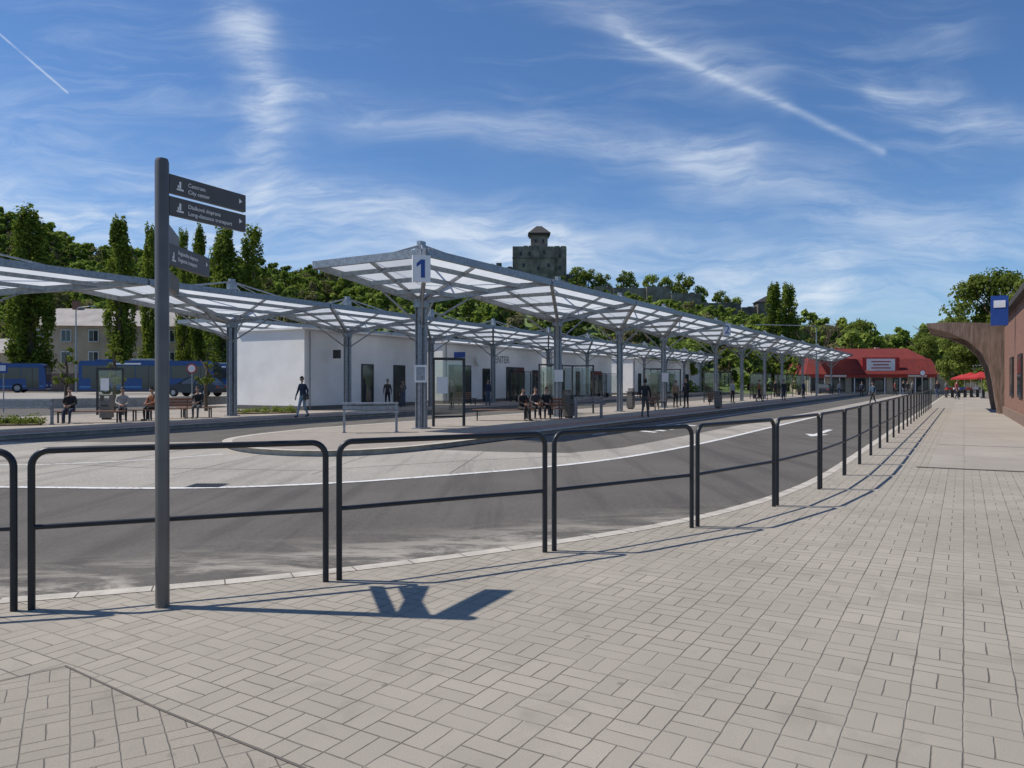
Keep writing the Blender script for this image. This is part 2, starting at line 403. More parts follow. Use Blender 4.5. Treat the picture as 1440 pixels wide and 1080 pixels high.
# ------------------------------------------------------------ signpost
SP=empty('direction_signpost',(0,0,0))
px,py=-2.52,5.43
mb=MB(); mb.tube([(px,py,0),(px,py,3.2),(px,py,3.225)],[.048,.048,.04],M_post,24); mb.make('post',SP)
def plate(dirv,z0,z1,ln,txt,name):
    d=Vector((dirv[0],dirv[1],0)).normalized(); o=Vector((px,py,0))+d*.05; nrm=Vector((d.y,-d.x,0))
    mb=MB(); mb.hexa(o-nrm*.018+Vector((0,0,z0)),d*ln,nrm*.036,Vector((0,0,z1-z0)),M_plate)
    mb.make(name,SP)
    f=o+nrm*.0195
    if txt:
        text(txt[0],.043,basis(f+d*.16+Vector((0,0,z1-.062)),d,(0,0,1)),M_white,SP)
        text(txt[1],.043,basis(f+d*.16+Vector((0,0,z1-.112)),d,(0,0,1)),M_white,SP)
        mb=MB()
        c=f+d*(ln-.07)+Vector((0,0,z1-.06)); mb.poly([c+Vector((0,0,.020)),c+Vector((0,0,-.020)),c+d*.032],M_white)
        c=f+d*.09+Vector((0,0,z0+.03))
        mb.hexa(c-d*.03,d*.06,nrm*.001,Vector((0,0,.012)),M_white); mb.hexa(c-d*.008+Vector((0,0,.016)),d*.016,nrm*.001,Vector((0,0,.05)),M_white)
        mb.hexa(c-d*.022+Vector((0,0,.016)),d*.01,nrm*.001,Vector((0,0,.022)),M_white); mb.make('pictogram',SP)
plate((.45,.89),2.995,3.13,.72,('Centrum','City center'),'sign_plate')
plate((.45,.89),2.835,2.97,.72,('Dialková doprava','Long-distance transport'),'sign_plate')
plate((.02,1),2.48,2.635,.72,('Regionálna doprava','Regional transport'),'sign_plate')
plate((-.3,1),2.33,2.46,.72,None,'sign_plate')
plate((-.3,1),2.66,2.80,.72,None,'sign_plate')
# ------------------------------------------------------------ canopies
def module(R,sc,s0,s1,parent,nh=2.35,ze=5.5,zc=4.42,zm=6.5,detail=True):
    mb=MB()
    c=R(sc,0,zc); k=[R(s0,-nh,ze),R(s1,-nh,ze),R(s1,nh,ze),R(s0,nh,ze)]
    up=Vector((0,0,.09))
    for i in range(4):
        a,b=k[i],k[(i+1)%4]
        mb.poly([a+up,b+up,c+up],M_frost)
    mb.make('roof_panels',parent)
    mb=MB()
    for i in range(4):
        a,b=k[i],k[(i+1)%4]
        mb.beam(a,b,.13,.24,M_galv)
        mb.beam(c,a,.13,.2,M_galv)
        for t in ((.25,.5,.75) if detail else (.35,.7)):
            mb.beam(c+(a-c)*t,c+(b-c)*t,.09,.14,M_galv)
        mid=(a+b)/2
        if i in(0,2):
            m0=a+(b-a)*((sc-s0)/(s1-s0) if i==0 else (s1-sc)/(s1-s0)); mb.beam(c,m0,.07,.1,M_galv)
        else: mb.beam(c,mid,.07,.1,M_galv)
    for o in(-.15,.15):
        for e in(-.08,.08): 
            q=R(sc+o*1.0,e,0); mb.box((q.x,q.y,(zm-.5)/2),(.16,.02,zm-.5),M_galv,R.ang)
        q=R(sc+o,0,0); mb.box((q.x,q.y,(zm-.5)/2),(.02,.138,zm-.5),M_galv,R.ang)
    q=R(sc,0,0); mb.box((q.x,q.y,.015),(.6,.4,.03),M_galv,R.ang)
    mb.box((q.x,q.y,zm-.35),(.42,.24,.3),M_galv,R.ang); mb.box((q.x,q.y,zm-.1),(.3,.16,.2),M_galv,R.ang)
    mb.box((q.x,q.y,zc-.05),(.5,.3,.35),M_galv,R.ang)
    top=R(sc,0,zm-.12)
    for i in range(4):
        e=c+(k[i]-c)*.8+Vector((0,0,.12)); mb.tube([top,e],.035,M_galv,6)
    for t in(s0,s1):
        e=R(sc+(t-sc)*.85,0,zc+(ze-zc)*.85+.1); mb.tube([top,e],.022,M_galv,6)
    lo=R(sc,0,zc-.9)
    for i in range(4): mb.tube([lo,c+(k[i]-c)*.42],.04,M_galv,6)
    mb.make('steel_frame',parent)
def row(R,cs,first,name,det=6):
    par=empty(name)
    for i,s in enumerate(cs):
        s0=first if i==0 else (cs[i-1]+s)/2+.06
        s1=(s+cs[i+1])/2-.06 if i<len(cs)-1 else s+4
        module(R,s,s0,s1,par,detail=i<det)
    return par
c1=[0,10.26,17.6,24.6,36.2,44,52.5,60.4,72,82.6,94.2]
P1=row(R1,c1,-2.75,'platform_canopy')
P2=row(R2,[-12.4,0,8.3,16.8,25.3,35.3,44.4,53.5,62.5,71.6,80.6,90],-17,'platform_canopy')
P3=row(R3,[11,19.5,28,36.5,45,53.5,62,70.5,79,88],7.5,'platform_canopy',0)
def numsign(s,t,z,txt):
    o=R1(s,t,z); mb=MB(); d=Vector((.96,.28,0)).normalized(); nn=Vector((d.y,-d.x,0))
    mb.hexa(o-d*.27,d*.54,-nn*.12,Vector((0,0,.8)),M_white); mb.tube([o-nn*.06+Vector((0,0,.78)),o-nn*.06+Vector((0,0,1.0))],.03,M_galv,6)
    mb.make('platform_number_sign',P1)
    mb=MB(); f=o+nn*.006
    if txt=='1': # painted numeral with flag stroke
        mb.hexa(f-d*.02+Vector((0,0,.13)),d*.12,nn*.004,Vector((0,0,.54)),M_blue)
        mb.add([f+d*(-.02)+Vector((0,0,.67)),f+d*(-.15)+Vector((0,0,.55)),f+d*(-.15)+Vector((0,0,.44)),f+d*(-.02)+Vector((0,0,.54))],[[0,1,2,3]],M_blue)
        mb.make('numeral',P1)
    else: text(txt,.78,basis(f+Vector((0,0,.13)),d,(0,0,1)),M_blue,P1,align='CENTER')
numsign(-2.95,-2.3,4.6,'1'); numsign(30.1,-2.5,4.75,'2')
# ------------------------------------------------------------ station buildings (white)
def station(name,s0,s1,n0,n1,h,doors,par=None):
    e=empty(name)
    mb=MB(); mb.prism([R2(s0,n0),R2(s1,n0),R2(s1,n1),R2(s0,n1)],0,h,M_greyroof,M_stucco); mb.make('walls',e)
    mb=MB()
    cl=[R2(s0,n0),R2(s1,n0),R2(s1,n1),R2(s0,n1),R2(s0,n0)]
    for a,b in zip(cl[:-1],cl[1:]): mb.beam((*a,h+.05),(*b,h+.05),.3,.1,M_white)
    for a,b in zip(cl[:-1],cl[1:]): mb.beam((*a,.12),(*b,.12),.06,.24,M_post)
    mb.make('parapet_and_plinth',e)
    mb=MB()
    for (s,w,z0,z1,kind) in doors:
        mb.hexa(R2(s,n0-.012,z0),R2.d*w,-R2.n*.04,Vector((0,0,z1-z0)),M_dark)
        nseg=max(1,int(round(w/1.1)))
        for k in range(nseg):
            sw=(w-.08*(nseg+1))/nseg; so=s+.08+k*(sw+.08)
            mb.hexa(R2(so,n0-.055,z0+.08),R2.d*sw,-R2.n*.008,Vector((0,0,z1-z0-.16)),M_glass)
    mb.tube([R2(s0+.35,n0-.1,0),R2(s0+.35,n0-.1,h-.1)],.04,M_galv,8)
    mb.make('doors_windows_and_downpipe',e)
    return e
b1=station('white_station_building',6.9,18.3,1.95,7.3,4.62,[(11.9,1.2,.0,2.75,0),(15.2,1.3,0,2.75,0)])
b2=station('white_station_building',21.2,38,1.95,7.3,4.5,[(22.0,3.2,0,2.9,1),(27,1.2,0,2.7,0),(31,3.3,0,2.9,0),(36,1.2,0,2.7,0)])
b3=station('white_station_building',39.6,56.5,1.95,7.3,4.5,[(41,2.2,0,2.8,0),(46,1.2,0,2.7,0),(50,3.3,0,2.8,0)])
b4=station('white_station_building',64,100,1.95,7.3,4.5,[(66,1.2,0,2.7,0),(71,3.3,0,2.8,0),(80,2.3,0,2.8,0),(88,2.3,0,2.8,0)])
text('CENTER',.85,basis(R2(28.4,1.93,3.2),R2.d,(0,0,1)),M_post,b2)
mb=MB(); mb.hexa(R2(8.9,1.6,3.0),R2.d*.12,-R2.n*.5,Vector((0,0,.5)),M_dark); mb.make('projecting_sign',b1)
mb=MB(); mb.hexa(R2(21.4,1.1,3.4),R2.d*.12,-R2.n*.9,Vector((0,0,.4)),M_blue); mb.tube([R2(26,1.7,3.3),R2(26,1.6,3.3)],.42,M_white,20);mb.make('projecting_sign',b2)
# ------------------------------------------------------------ street furniture
def bench(loc,ang,ln=1.8,back=True,name='park_bench'):
    mb=MB()
    for i in range(4): mb.box((0,-.18+i*.125,.45),(ln,.1,.035),M_wood)
    if back:
        for i in range(3): mb.box((0,.27+.03*i,.58+.13*i),(ln,.03,.1),M_wood)
    for x in(-ln/2+.2,ln/2-.2):
        mb.box((x,-.17,.21),(.05,.05,.425),M_rail); mb.box((x,.2,.21),(.05,.05,.425),M_rail); mb.box((x,.015,.405),(.05,.46,.04),M_rail)
        if back: mb.beam((x,.235,.4),(x,.37,.9),.04,.04,M_rail)
    o=mb.make(name,None,loc); o.rotation_euler=(0,0,ang); return o
def leanrail(loc,ang,ln=1.7):
    mb=MB()
    for x in(-ln/2+.05,ln/2-.05):
        mb.box((x,0,.45),(.07,.12,.9),M_galv); mb.beam((x,-.02,.62),(x,-.24,.62),.05,.05,M_galv)
        mb.box((x,0,.01),(.14,.2,.02),M_galv)
    mb.box((0,-.03,.93),(ln,.26,.06),M_galv); mb.box((0,-.2,.655),(ln,.14,.05),M_galv); mb.box((0,-.065,.8),(ln,.03,.12),M_galv)
    o=mb.make('leaning_bench',None,loc); o.rotation_euler=(0,0,ang); return o
def bin_(loc,ang=0):
    mb=MB(); 
    mb.prism([(-.22,-.18),(.22,-.18),(.22,.18),(-.22,.18)],.08,.82,M_post); mb.box((0,0,.04),(.3,.26,.08),M_dark)
    for x in(-.2,.2): mb.box((x,0,.92),(.03,.3,.2),M_post)
    mb.box((0,0,1.04),(.5,.42,.04),M_post); mb.box((0,-.19,.6),(.3,.01,.06),M_dark)
    o=mb.make('litter_bin',None,loc); o.rotation_euler=(0,0,ang)
def infoboard(loc,ang,w=1.3,h=2.5):
    mb=MB()
    for x in(-w/2,w/2): mb.box((x,0,h/2),(.09,.09,h),M_dark)
    mb.box((0,0,h-.04),(w-.09,.08,.1),M_dark); mb.box((0,0,.35),(w-.09,.06,.07),M_dark)
    mb.box((0,0,h/2+.15),(w-.1,.012,h-.55),M_clear); mb.box((-.25,-.02,1.5),(.4,.012,.6),M_white)
    o=mb.make('timetable_board',None,loc); o.rotation_euler=(0,0,ang)
def shelter(loc,ang):
    mb=MB(); w,dp,h=3.6,1.2,2.5
    for x in(-w/2,-w/6,w/6,w/2): mb.box((x,dp/2,h/2),(.07,.07,h),M_dark)
    for x in(-w/2,w/2): mb.box((x,-dp/2,h/2),(.07,.07,h),M_dark); mb.box((x,0,h/2+.1),(.012,dp-.1,h-.5),M_clear); mb.box((x,0,h-.04),(.06,dp-.08,.07),M_dark)
    for k in range(3): mb.box((-w/3+k*w/3,dp/2,h/2+.1),(w/3-.1,.012,h-.5),M_clear)
    mb.box((0,dp/2,h-.04),(w-.08,.06,.07),M_dark)
    for i in range(3): mb.box((0,.15+i*.12,.47),(w-.5,.09,.04),M_wood)
    for x in(-1.2,1.2): mb.box((x,.3,.22),(.05,.3,.44),M_dark)
    o=mb.make('glass_wind_shelter',None,loc); o.rotation_euler=(0,0,ang)
A1=R1.ang; A2=R2.ang
leanrail((GX(521,24.2),24.2,0),.25,1.75)
leanrail((GX(28,28.6),28.6,0),.1,2.4); leanrail((GX(828,33.5),33.5,0),A1-.4,1.6)
infoboard((GX(631,27.6),27.6,0),.35,1.15,2.5)
bench((GX(708,31.6),31.6,0),.05,2.6,False); bench((GX(765,33.2),33.2,0),.15,1.9,True)
bench((GX(126,29.9),29.9,0),.12,2.6,False); bench((GX(200,31.5),31.5,0),.2,1.0,False); bench((GX(236,33.2),33.2,0),.2,1.9,True); bench((GX(276,34.3),34.3,0),.15,1.6,False)
bin_((GX(800,34),34,0),A1); bin_((GX(1010,46),46,0),A1); bin_((GX(150,32.5),32.5,0),0); bin_((GX(887,45),45,0),A1)
infoboard((GX(155,37),37,0),.1,1.2,2.3)
for s in(13,27,40,55,66,78): shelter(R1(s,.9,0),A1)
for s in(30,48,66): shelter(R2(s,-.6,0),A2)
for s in(21,33,48): bench(R1(s,-.9,0),A1,2,True)
for s in(20,38,56): bench(R2(s,-.9,0),A2,2,True)
mb=MB(); q=R1(0,0,0); mb.box((q.x+.02,q.y-.36,1.9),(.42,.03,.6),M_white,.2); mb.box((q.x+.02,q.y-.378,1.9),(.3,.004,.46),M_galv,.2); mb.make('timetable_poster',P1)
for s in(10.26,24.6): 
    q=R1(s,0,0); mb=MB(); mb.box((q.x+.02,q.y-.36,1.9),(.4,.03,.55),M_white,.2); mb.make('timetable_poster',P1)
def roadsign(loc,kind):
    mb=MB(); mb.tube([(0,0,0),(0,0,2.7)],.03,M_galv,8)
    if kind=='round':
        mb.tube([(0,-.03,2.4),(0,-.05,2.4)],.3,M_red,20); mb.tube([(0,-.05,2.4),(0,-.056,2.4)],.22,M_white,20)
    else: mb.box((0,-.045,2.35),(.5,.02,.5),M_blue); mb.box((0,-.058,2.35),(.3,.004,.3),M_white)
    mb.make('traffic_sign',None,loc)
roadsign((GX(270,44),44,0),'round'); roadsign((GX(5,40),40,0),'sq'); roadsign((GX(1297,66),66,0),'round')
def lamp(loc,h,ang,arm=3):
    mb=MB(); mb.tube([(0,0,0),(0,0,h*.6),(0,0,h-.3)],[.1,.08,.06],M_galv,10)
    mb.tube([(0,0,h-.3),(.3,0,h),(arm,0,h+.15)],.045,M_galv,8); mb.box((arm+.3,0,h+.14),(.7,.25,.1),M_galv)
    o=mb.make('street_lamp',None,loc); o.rotation_euler=(0,0,ang)
lamp((GX(1148,88),88,Z0),8.3,math.pi,6.5); lamp((GX(107,80),80,.5),9,0,1.5)
# ------------------------------------------------------------ vehicles
def wheel(mb,x,y,r,w):
    s=1 if y>0 else -1
    mb.tube([(x,y-w/2*s,r),(x,y+w/2*s,r)],r,M_tyre,20); mb.tube([(x,y+w/2*s,r),(x,y+(w/2+.012)*s,r)],r*.58,M_galv,14)
def bus(loc,ang,name='blue_bus'):
    e=empty(name,loc,ang); Ln,W,H=12,2.5,3.05
    mb=MB(); pr=[(-6,.35),(5.95,.35),(6.0,1.0),(5.92,2.3),(5.7,2.9),(5.4,3.05),(-5.8,3.05),(-6,2.85)]
    mb.extr(pr,(0,-W/2,0),(1,0,0),(0,0,1),(0,W,0),M_bluebus); mb.make('body',e,bevel=.06)
    mb=MB()
    for sgn in(-1,1):
        y=sgn*(W/2+.004)
        def panel(x0,x1,z0,z1,m,th=.01): mb.hexa((x0,y,z0),(x1-x0,0,0),(0,sgn*th,0),(0,0,z1-z0),m)
        xs=np.linspace(-5.7,5.3,8)
        for a,b in zip(xs[:-1],xs[1:]): panel(a+.03,b-.03,1.45,2.6,M_glass)
        panel(-5.9,5.8,.62,.72,M_buslight); panel(-3,-.5,2.70,2.84,M_white)
        if sgn<0:
            for x in(4.2,-.4,-4.9): panel(x,x+1.15,.45,2.55,M_glass,.018); mb.hexa((x+.56,y-.018,.45),(.04,0,0),(0,-.01,0),(0,0,2.1),M_dark)
    mb.hexa((6.0,-1.1,1.15),(-.06,0,1.45),(0,2.2,0),(.02,0,0),M_glass); mb.box((6.01,-.85,.75),(.04,.3,.18),M_white); mb.box((6.01,.85,.75),(.04,.3,.18),M_white)
    mb.box((5.85,0,2.78),(.1,1.5,.2),M_dark); mb.hexa((-6.01,-1,1.6),(-.01,0,0),(0,2,0),(0,0,1),M_glass)
    mb.make('windows_and_trim',e)
    mb=MB(); mb.box((0,0,3.13),(3,1.8,.2),M_galv); mb.box((-4,0,3.1),(1.5,1.6,.14),M_bluebus); mb.make('roof_units',e,bevel=.04)
    mb=MB()
    for x in(-3.6,3.4):
        for y in(-1.13,1.13): wheel(mb,x,y,.48,.28)
    mb.make('wheels',e)
bus((GX(214,70),70,.5),math.radians(4)); bus((GX(-25,78),78,.5),math.radians(20)); bus((GX(330,84),84,.5),math.radians(0))
def car(loc,ang,paint,name='parked_car'):
    e=empty(name,loc,ang)
    mb=MB(); pr=[(-2.1,.3),(2.1,.3),(2.15,.6),(1.95,.82),(1.1,.95),(-1.75,1.0),(-2.1,.9),(-2.15,.6)]
    mb.extr(pr,(0,-.88,0),(1,0,0),(0,0,1),(0,1.76,0),paint); mb.make('body',e,bevel=.06)
    mb=MB()
    lo=[(1.1,.95),(-1.85,.98)]; hi=[(.3,1.44),(-1.35,1.46)]
    V=[(lo[0][0],-.84,lo[0][1]),(lo[1][0],-.84,lo[1][1]),(lo[1][0],.84,lo[1][1]),(lo[0][0],.84,lo[0][1]),
       (hi[0][0],-.62,hi[0][1]),(hi[1][0],-.62,hi[1][1]),(hi[1][0],.62,hi[1][1]),(hi[0][0],.62,hi[0][1])]
    mb.add(V,[[0,1,5,4],[1,2,6,5],[2,3,7,6],[3,0,4,7]],M_glass); mb.make('glasshouse',e)
    mb=MB(); mb.box((-.52,0,1.47),(1.7,1.26,.05),paint)
    for sy in(-1,1):
        for a,b2 in(((1.1,.845*sy,.95),(.3,.625*sy,1.45)),((-.35,.845*sy,.96),(-.4,.625*sy,1.46)),((-1.85,.845*sy,.98),(-1.35,.625*sy,1.46))): mb.beam(a,b2,.06,.05,paint)
        mb.box((.75,sy*.97,1.0),(.12,.16,.1),paint)
    mb.make('roof_and_pillars',e)
    mb=MB()
    for x in(-1.3,1.35):
        for y in(-.8,.8): wheel(mb,x,y,.32,.2)
    for y in(-.62,.62): mb.box((2.12,y,.68),(.06,.3,.12),M_white); mb.box((-2.13,y,.75),(.04,.25,.14),M_red)
    mb.make('wheels_and_lights',e)
car((GX(276,58),58,.5),math.radians(170),M_carp); car((GX(1160,104),104,Z0),math.radians(60),M_carp)
# ------------------------------------------------------------ people
SK=[mat('skin',(.45,.27,.19),.6,0,.05)]
def person(loc,face,pose,top,bot,hair=(.03,.02,.015),h=1.75,long_hair=False,bag=None):
    k=h/1.75
    mt=mat('jacket',top,.8,0,.2,12); mbm=mat('trousers',bot,.85,0,.2,12); mh=mat('hair',hair,.7,0,.3,20); ms=mat('shoes',(.05,.05,.05),.6)
    V=[];E=[];Rr=[];T=[]
    def vt(p,r,t,par=None):
        V.append((p[0]*k,p[1]*k,p[2]*k)); Rr.append((r[0]*k,r[1]*k) if isinstance(r,tuple) else (r*k,r*k)); T.append(t)
        if par is not None: E.append((par,len(V)-1))
        return len(V)-1
    sit=pose.startswith('sit')
    z=.55 if sit else .95
    lean=-.10 if sit else (-.03 if pose=='walk' else 0)
    pel=vt((0,0,z),(.145,.115),'b')
    wa=vt((0,lean*.3,z+.17),(.13,.10),'t',pel); ch=vt((0,lean*.8,z+.38),(.165,.115),'t',wa)
    nb=vt((0,lean,z+.52),(.075,.07),'t',ch); nk=vt((0,lean-.01,z+.60),.05,'s',nb); hd=vt((0,lean-.02,z+.66),.05,'s',nk)
    for sx in(-1,1):
        sh=vt((.17*sx,lean*.9,z+.47),.062,'t',ch)
        if sit:
            el=vt((.25*sx,lean-.08,z+.22),.048,'t',sh); wr=vt((.10*sx,lean-.30,z+.14),.032,'t',el); hdv=Vector((-.4*sx,-.9,-.1)).normalized()
        elif pose=='walk':
            f=sx; el=vt((.225*sx,.07*f,z+.21),.048,'t',sh); wr=vt((.225*sx,.10*f-.10,z-.03),.032,'t',el); hdv=Vector((0,-.25,-1)).normalized()
        elif pose=='phone' and sx>0:
            el=vt((.23,-.05,z+.20),.048,'t',sh); wr=vt((.10,-.27,z+.33),.032,'t',el); hdv=Vector((-.3,-.6,.6)).normalized()
        else:
            el=vt((.23*sx,.03,z+.20),.048,'t',sh); wr=vt((.235*sx,-.04,z-.05),.032,'t',el); hdv=Vector((0,-.15,-1)).normalized()
        W=Vector(V[wr])/k; pm=vt(W+hdv*.07,(.032,.022),'s',wr)
        sidev=hdv.cross(Vector((1,0,0)) if abs(hdv.x)<.7 else Vector((0,0,1))).normalized(); 
        PM=Vector(V[pm])/k
        for q,(o,l) in enumerate(((-.028,.07),(-.01,.08),(.01,.076),(.028,.06))):
            a=vt(PM+sidev*o+hdv*.035,.010,'s',pm); m1=PM+sidev*o*1.1+hdv*(.035+l*.5)+Vector((-.008*sx,-.005,0)); b_=vt(m1,.009,'s',a); vt(m1+hdv*l*.4+Vector((-.015*sx,-.012,0)),.007,'s',b_)
        th=vt(PM+sidev*(-.04)-hdv*.02,.011,'s',pm); vt(PM+sidev*(-.055)+hdv*.025,.009,'s',th)
        hp=vt((.09*sx,0,z-.04),.092,'b',pel)
        if sit:
            kn=vt((.11*sx,-.44,z-.02),.066,'b',hp); an=vt((.11*sx,-.42-.07*(sx>0),.10),.043,'b',kn); toe=(.12*sx,-.60-.07*(sx>0),.035)
        elif pose=='walk':
            f=-sx; kn=vt((.09*sx,-.13 if f>0 else -.02,.50),.066,'b',hp); an=vt((.09*sx,-.26 if f>0 else .22,.09 if f>0 else .13),.043,'b',kn); toe=(.09*sx,(-.26 if f>0 else .22)-.17,.035 if f>0 else .045)
        else:
            kn=vt((.11*sx,-.02,.50),.066,'b',hp); an=vt((.12*sx,.02,.09),.043,'b',kn); toe=(.14*sx,-.15,.035)
        A=Vector(V[an])/k; he=vt((A.x,A.y+.02,.045 if not(pose=='walk' and sx>0) else .08),.042,'h',an); vt(toe,(.042,.03),'h',he)
    me=bpy.data.meshes.new('fig'); me.from_pydata(V,E,[]); ob=bpy.data.objects.new('fig',me); COL.objects.link(ob)
    ob.modifiers.new('s','SKIN'); sv=me.skin_vertices[0].data
    for i,r in enumerate(Rr): sv[i].radius=r; sv[i].use_root=(i==0)
    sb=ob.modifiers.new('u','SUBSURF'); sb.levels=1; sb.render_levels=1
    dg=C.evaluated_depsgraph_get(); ev=ob.evaluated_get(dg); m2=bpy.data.meshes.new_from_object(ev)
    vs=np.array([v.co[:] for v in m2.vertices]); Pv=np.array(V)
    segs=[(Pv[a],Pv[b],T[b]) for a,b in E]
    mb=MB(); tm={'t':mt,'b':mbm,'s':SK[0],'h':ms}
    SA=np.array([s[0] for s in segs]); SB=np.array([s[1] for s in segs]); AB=SB-SA; LL=(AB**2).sum(1)+1e-9
    for p in m2.polygons:
        c=vs[list(p.vertices)].mean(0)
        u=np.clip(((c-SA)*AB).sum(1)/LL,0,1); dd_=np.linalg.norm(c-SA-AB*u[:,None],axis=1); bt=segs[int(dd_.argmin())][2]
        mb.mi.append(mb._m(tm[bt])); mb.f.append(list(p.vertices)); mb.sm.append(True)
    mb.v=[tuple(v) for v in vs]
    bpy.data.objects.remove(ob)
    hc=Vector((0,lean-.035,z+.735))
    tilt=-.03 if sit or pose=='phone' else 0
    n1,n2=12,16; hv=[]
    for i in range(n1+1):
        th=math.pi*i/n1
        for j in range(n2):
            ph=2*math.pi*j/n2; x=math.sin(th)*math.cos(ph); y=math.sin(th)*math.sin(ph); zz=math.cos(th)
            sx_=.076*(1-.22*max(0,-zz)); sy_=.094*(1-.15*max(0,-zz))
            yy=y*sy_; 
            if y<-.85 and -.35<zz<.05: yy-=.02*(1-abs(zz+.15)*3)
            if abs(x)>.93 and abs(zz)<.3: x*=1.12
            hv.append((hc+Vector((x*sx_,yy+tilt*.5,zz*.118)))*k)
    hf=[[i*n2+j,i*n2+(j+1)%n2,(i+1)*n2+(j+1)%n2,(i+1)*n2+j] for i in range(n1) for j in range(n2)]
    mb.add(hv,hf,SK[0],True)
    hv=[]
    lim=.62 if not long_hair else .8
    for i in range(9):
        for j in range(n2+1):
            ph=2*math.pi*j/n2; back=(math.sin(ph)+1)/2; th=(math.pi*(.36+(lim-.36)*back))*i/8
            x=math.sin(th)*math.cos(ph); y=math.sin(th)*math.sin(ph); zz=math.cos(th)
            hv.append((hc+Vector((x*.088,y*.106+tilt*.5,zz*.13+.004)))*k)
    hf=[[i*(n2+1)+j,i*(n2+1)+j+1,(i+1)*(n2+1)+j+1,(i+1)*(n2+1)+j] for i in range(8) for j in range(n2)]
    mb.add(hv,hf,mh,True)
    for sx in(-1,1): mb.box((hc+Vector((.03*sx,-.088+tilt*.5,.012)))*k,(.022,.012,.01),mh)
    mb.box((hc+Vector((0,-.085+tilt*.5,-.055)))*k,(.04,.012,.008),M_red)
    if bag=='back': mb.box((0,.17*k,(z+.28)*k),(.28,.16,.4),M_dark)
    if bag=='side': mb.box((.2,-.02,(z-.05)*k),(.1,.28,.24),M_dark); mb.beam((.2,0,(z+.1)*k),(-.12,0,(z+.5)*k),.03,.02,M_dark)
    o=mb.make('person',None,loc); o.rotation_euler=(0,0,face); return o
BK=(.02,.02,.022); NV=(.03,.04,.07); GR=(.12,.12,.12); DE=(.08,.11,.18)
person((GX(426,34.6),34.6,0),-.5,'walk',NV,(.32,.35,.40),h=1.82,bag='side')
person((GX(103,29.8),29.65,0),.2,'sit',BK,NV)
person((GX(174,31.3),31.2,0),.5,'sit',(.35,.33,.32),BK,bag='back')
person((GX(214,31.7),31.9,0),-.4,'sit',(.3,.12,.06),BK)
person((GX(279,34.2),34.2,0),.1,'sit',BK,GR)
person((GX(733,31.6),31.65,0),.6,'sit',BK,BK); person((GX(768,33.0),33.0,0),.1,'sit',BK,BK,long_hair=True)
person((GX(752,32.6),33.05,0),.3,'sit',(.05,.05,.06),BK)
person((GX(907,34.6),34.6,0),math.pi-.4,'walk',BK,(.10,.09,.08),h=1.72,long_hair=True)
person((GX(950,48),48,0),.3,'stand',(.3,.2,.14),BK,h=1.66,long_hair=True); person((GX(965,47),47,0),-.9,'phone',BK,BK,h=1.85)
person((GX(545,48),48,0),.2,'stand',(.05,.04,.04),BK); person((GX(567,49),49,0),-.4,'phone',GR,DE,h=1.7,long_hair=True)
person((GX(1067,62),62,0),1.2,'walk',(.3,.1,.05),BK); person((GX(1030,58),58,0),.5,'stand',(.4,.4,.4),BK)
person((GX(1102,66),66,0),.1,'stand',BK,NV); person((GX(1228,59),59,Z0),-1.3,'walk',(.05,.09,.14),BK,h=1.7)
person((GX(1270,85),85,0),.3,'walk',BK,DE); person((GX(1212,90),90,Z0),-.6,'walk',NV,BK); person((GX(1283,95),95,0),.8,'stand',(.3,.3,.32),BK)
person((GX(686,52),52,0),.5,'stand',NV,DE); person((GX(636,46),46,0),-.9,'stand',(.35,.25,.2),BK); person((GX(1345,70),70,0),.4,'walk',(.4,.1,.1),NV); person((GX(1090,80),80,0),.2,'stand',BK,BK)
person((GX(1258,98),98,Z0),.9,'walk',(.3,.06,.05),BK); person((GX(1276,92),92,Z0),-.3,'stand',BK,GR,h=1.82); person((GX(1330,88),88,0),1.4,'walk',GR,NV); person((GX(1180,99),99,Z0),.2,'stand',(.4,.4,.38),DE); person((GX(1130,76),76,0),.6,'stand',NV,BK); person((GX(1318,76),76,0),-.5,'walk',BK,DE)
# ------------------------------------------------------------ right building
RB=mkframe((18.2,26.6),(.58,1))
e=empty('brick_building')
mb=MB(); mb.prism([RB(-8,0),RB(-8,-12),RB(13,-12),RB(13,0)],0,4.75,M_darkroof,M_brick); mb.make('walls',e)
mb=MB(); mb.beam(RB(-8,.05,4.85),RB(13.2,.05,4.85),.4,.22,M_darkroof); mb.beam(RB(13.05,0,4.85),RB(13.05,-12,4.85),.4,.22,M_darkroof)
mb.beam(RB(-8,.02,.2),RB(13,.02,.2),.1,.4,M_concbrown)
for s in(-4,2,6.5): mb.hexa(RB(s,.01,1.0),RB.d*1.8,RB.n*.05,Vector((0,0,1.7)),M_dark); mb.hexa(RB(s+.08,.065,1.08),RB.d*1.64,RB.n*.008,Vector((0,0,1.54)),M_glass)
mb.hexa(RB(5.6,.26,4.0),RB.d*.16,RB.n*.62,Vector((0,0,1.25)),M_blue); mb.hexa(RB(5.59,.36,4.75),RB.d*(-.008),RB.n*.42,Vector((0,0,.3)),M_white)
mb.make('cornice_windows_and_signs',e)
prof=[(-.2,0),(.45,0),(.55,.6),(.68,1.6),(.85,2.4),(1.15,3.1),(1.75,3.75),(2.6,4.2),(3.6,4.5),(3.65,4.72),(2.6,4.74),(1.2,4.66),(.2,4.55),(-.2,4.5)]
mb=MB(); mb.extr(prof,RB(13.4,-.2,0),RB.n,(0,0,1),RB.d*1.0,M_concbrown)
prof2=[(-.2,4.45),(-.2,4.2),(1.6,4.1),(2.6,4.25),(3.6,4.52),(3.65,4.70),(2.6,4.72),(1.2,4.64),(.2,4.53)]
mb.extr(prof2,RB(14.4,-.2,0),RB.n,(0,0,1),RB.d*5.6,M_concbrown)
mb.extr(prof,RB(20,-.2,0),RB.n,(0,0,1),RB.d*.8,M_concbrown)
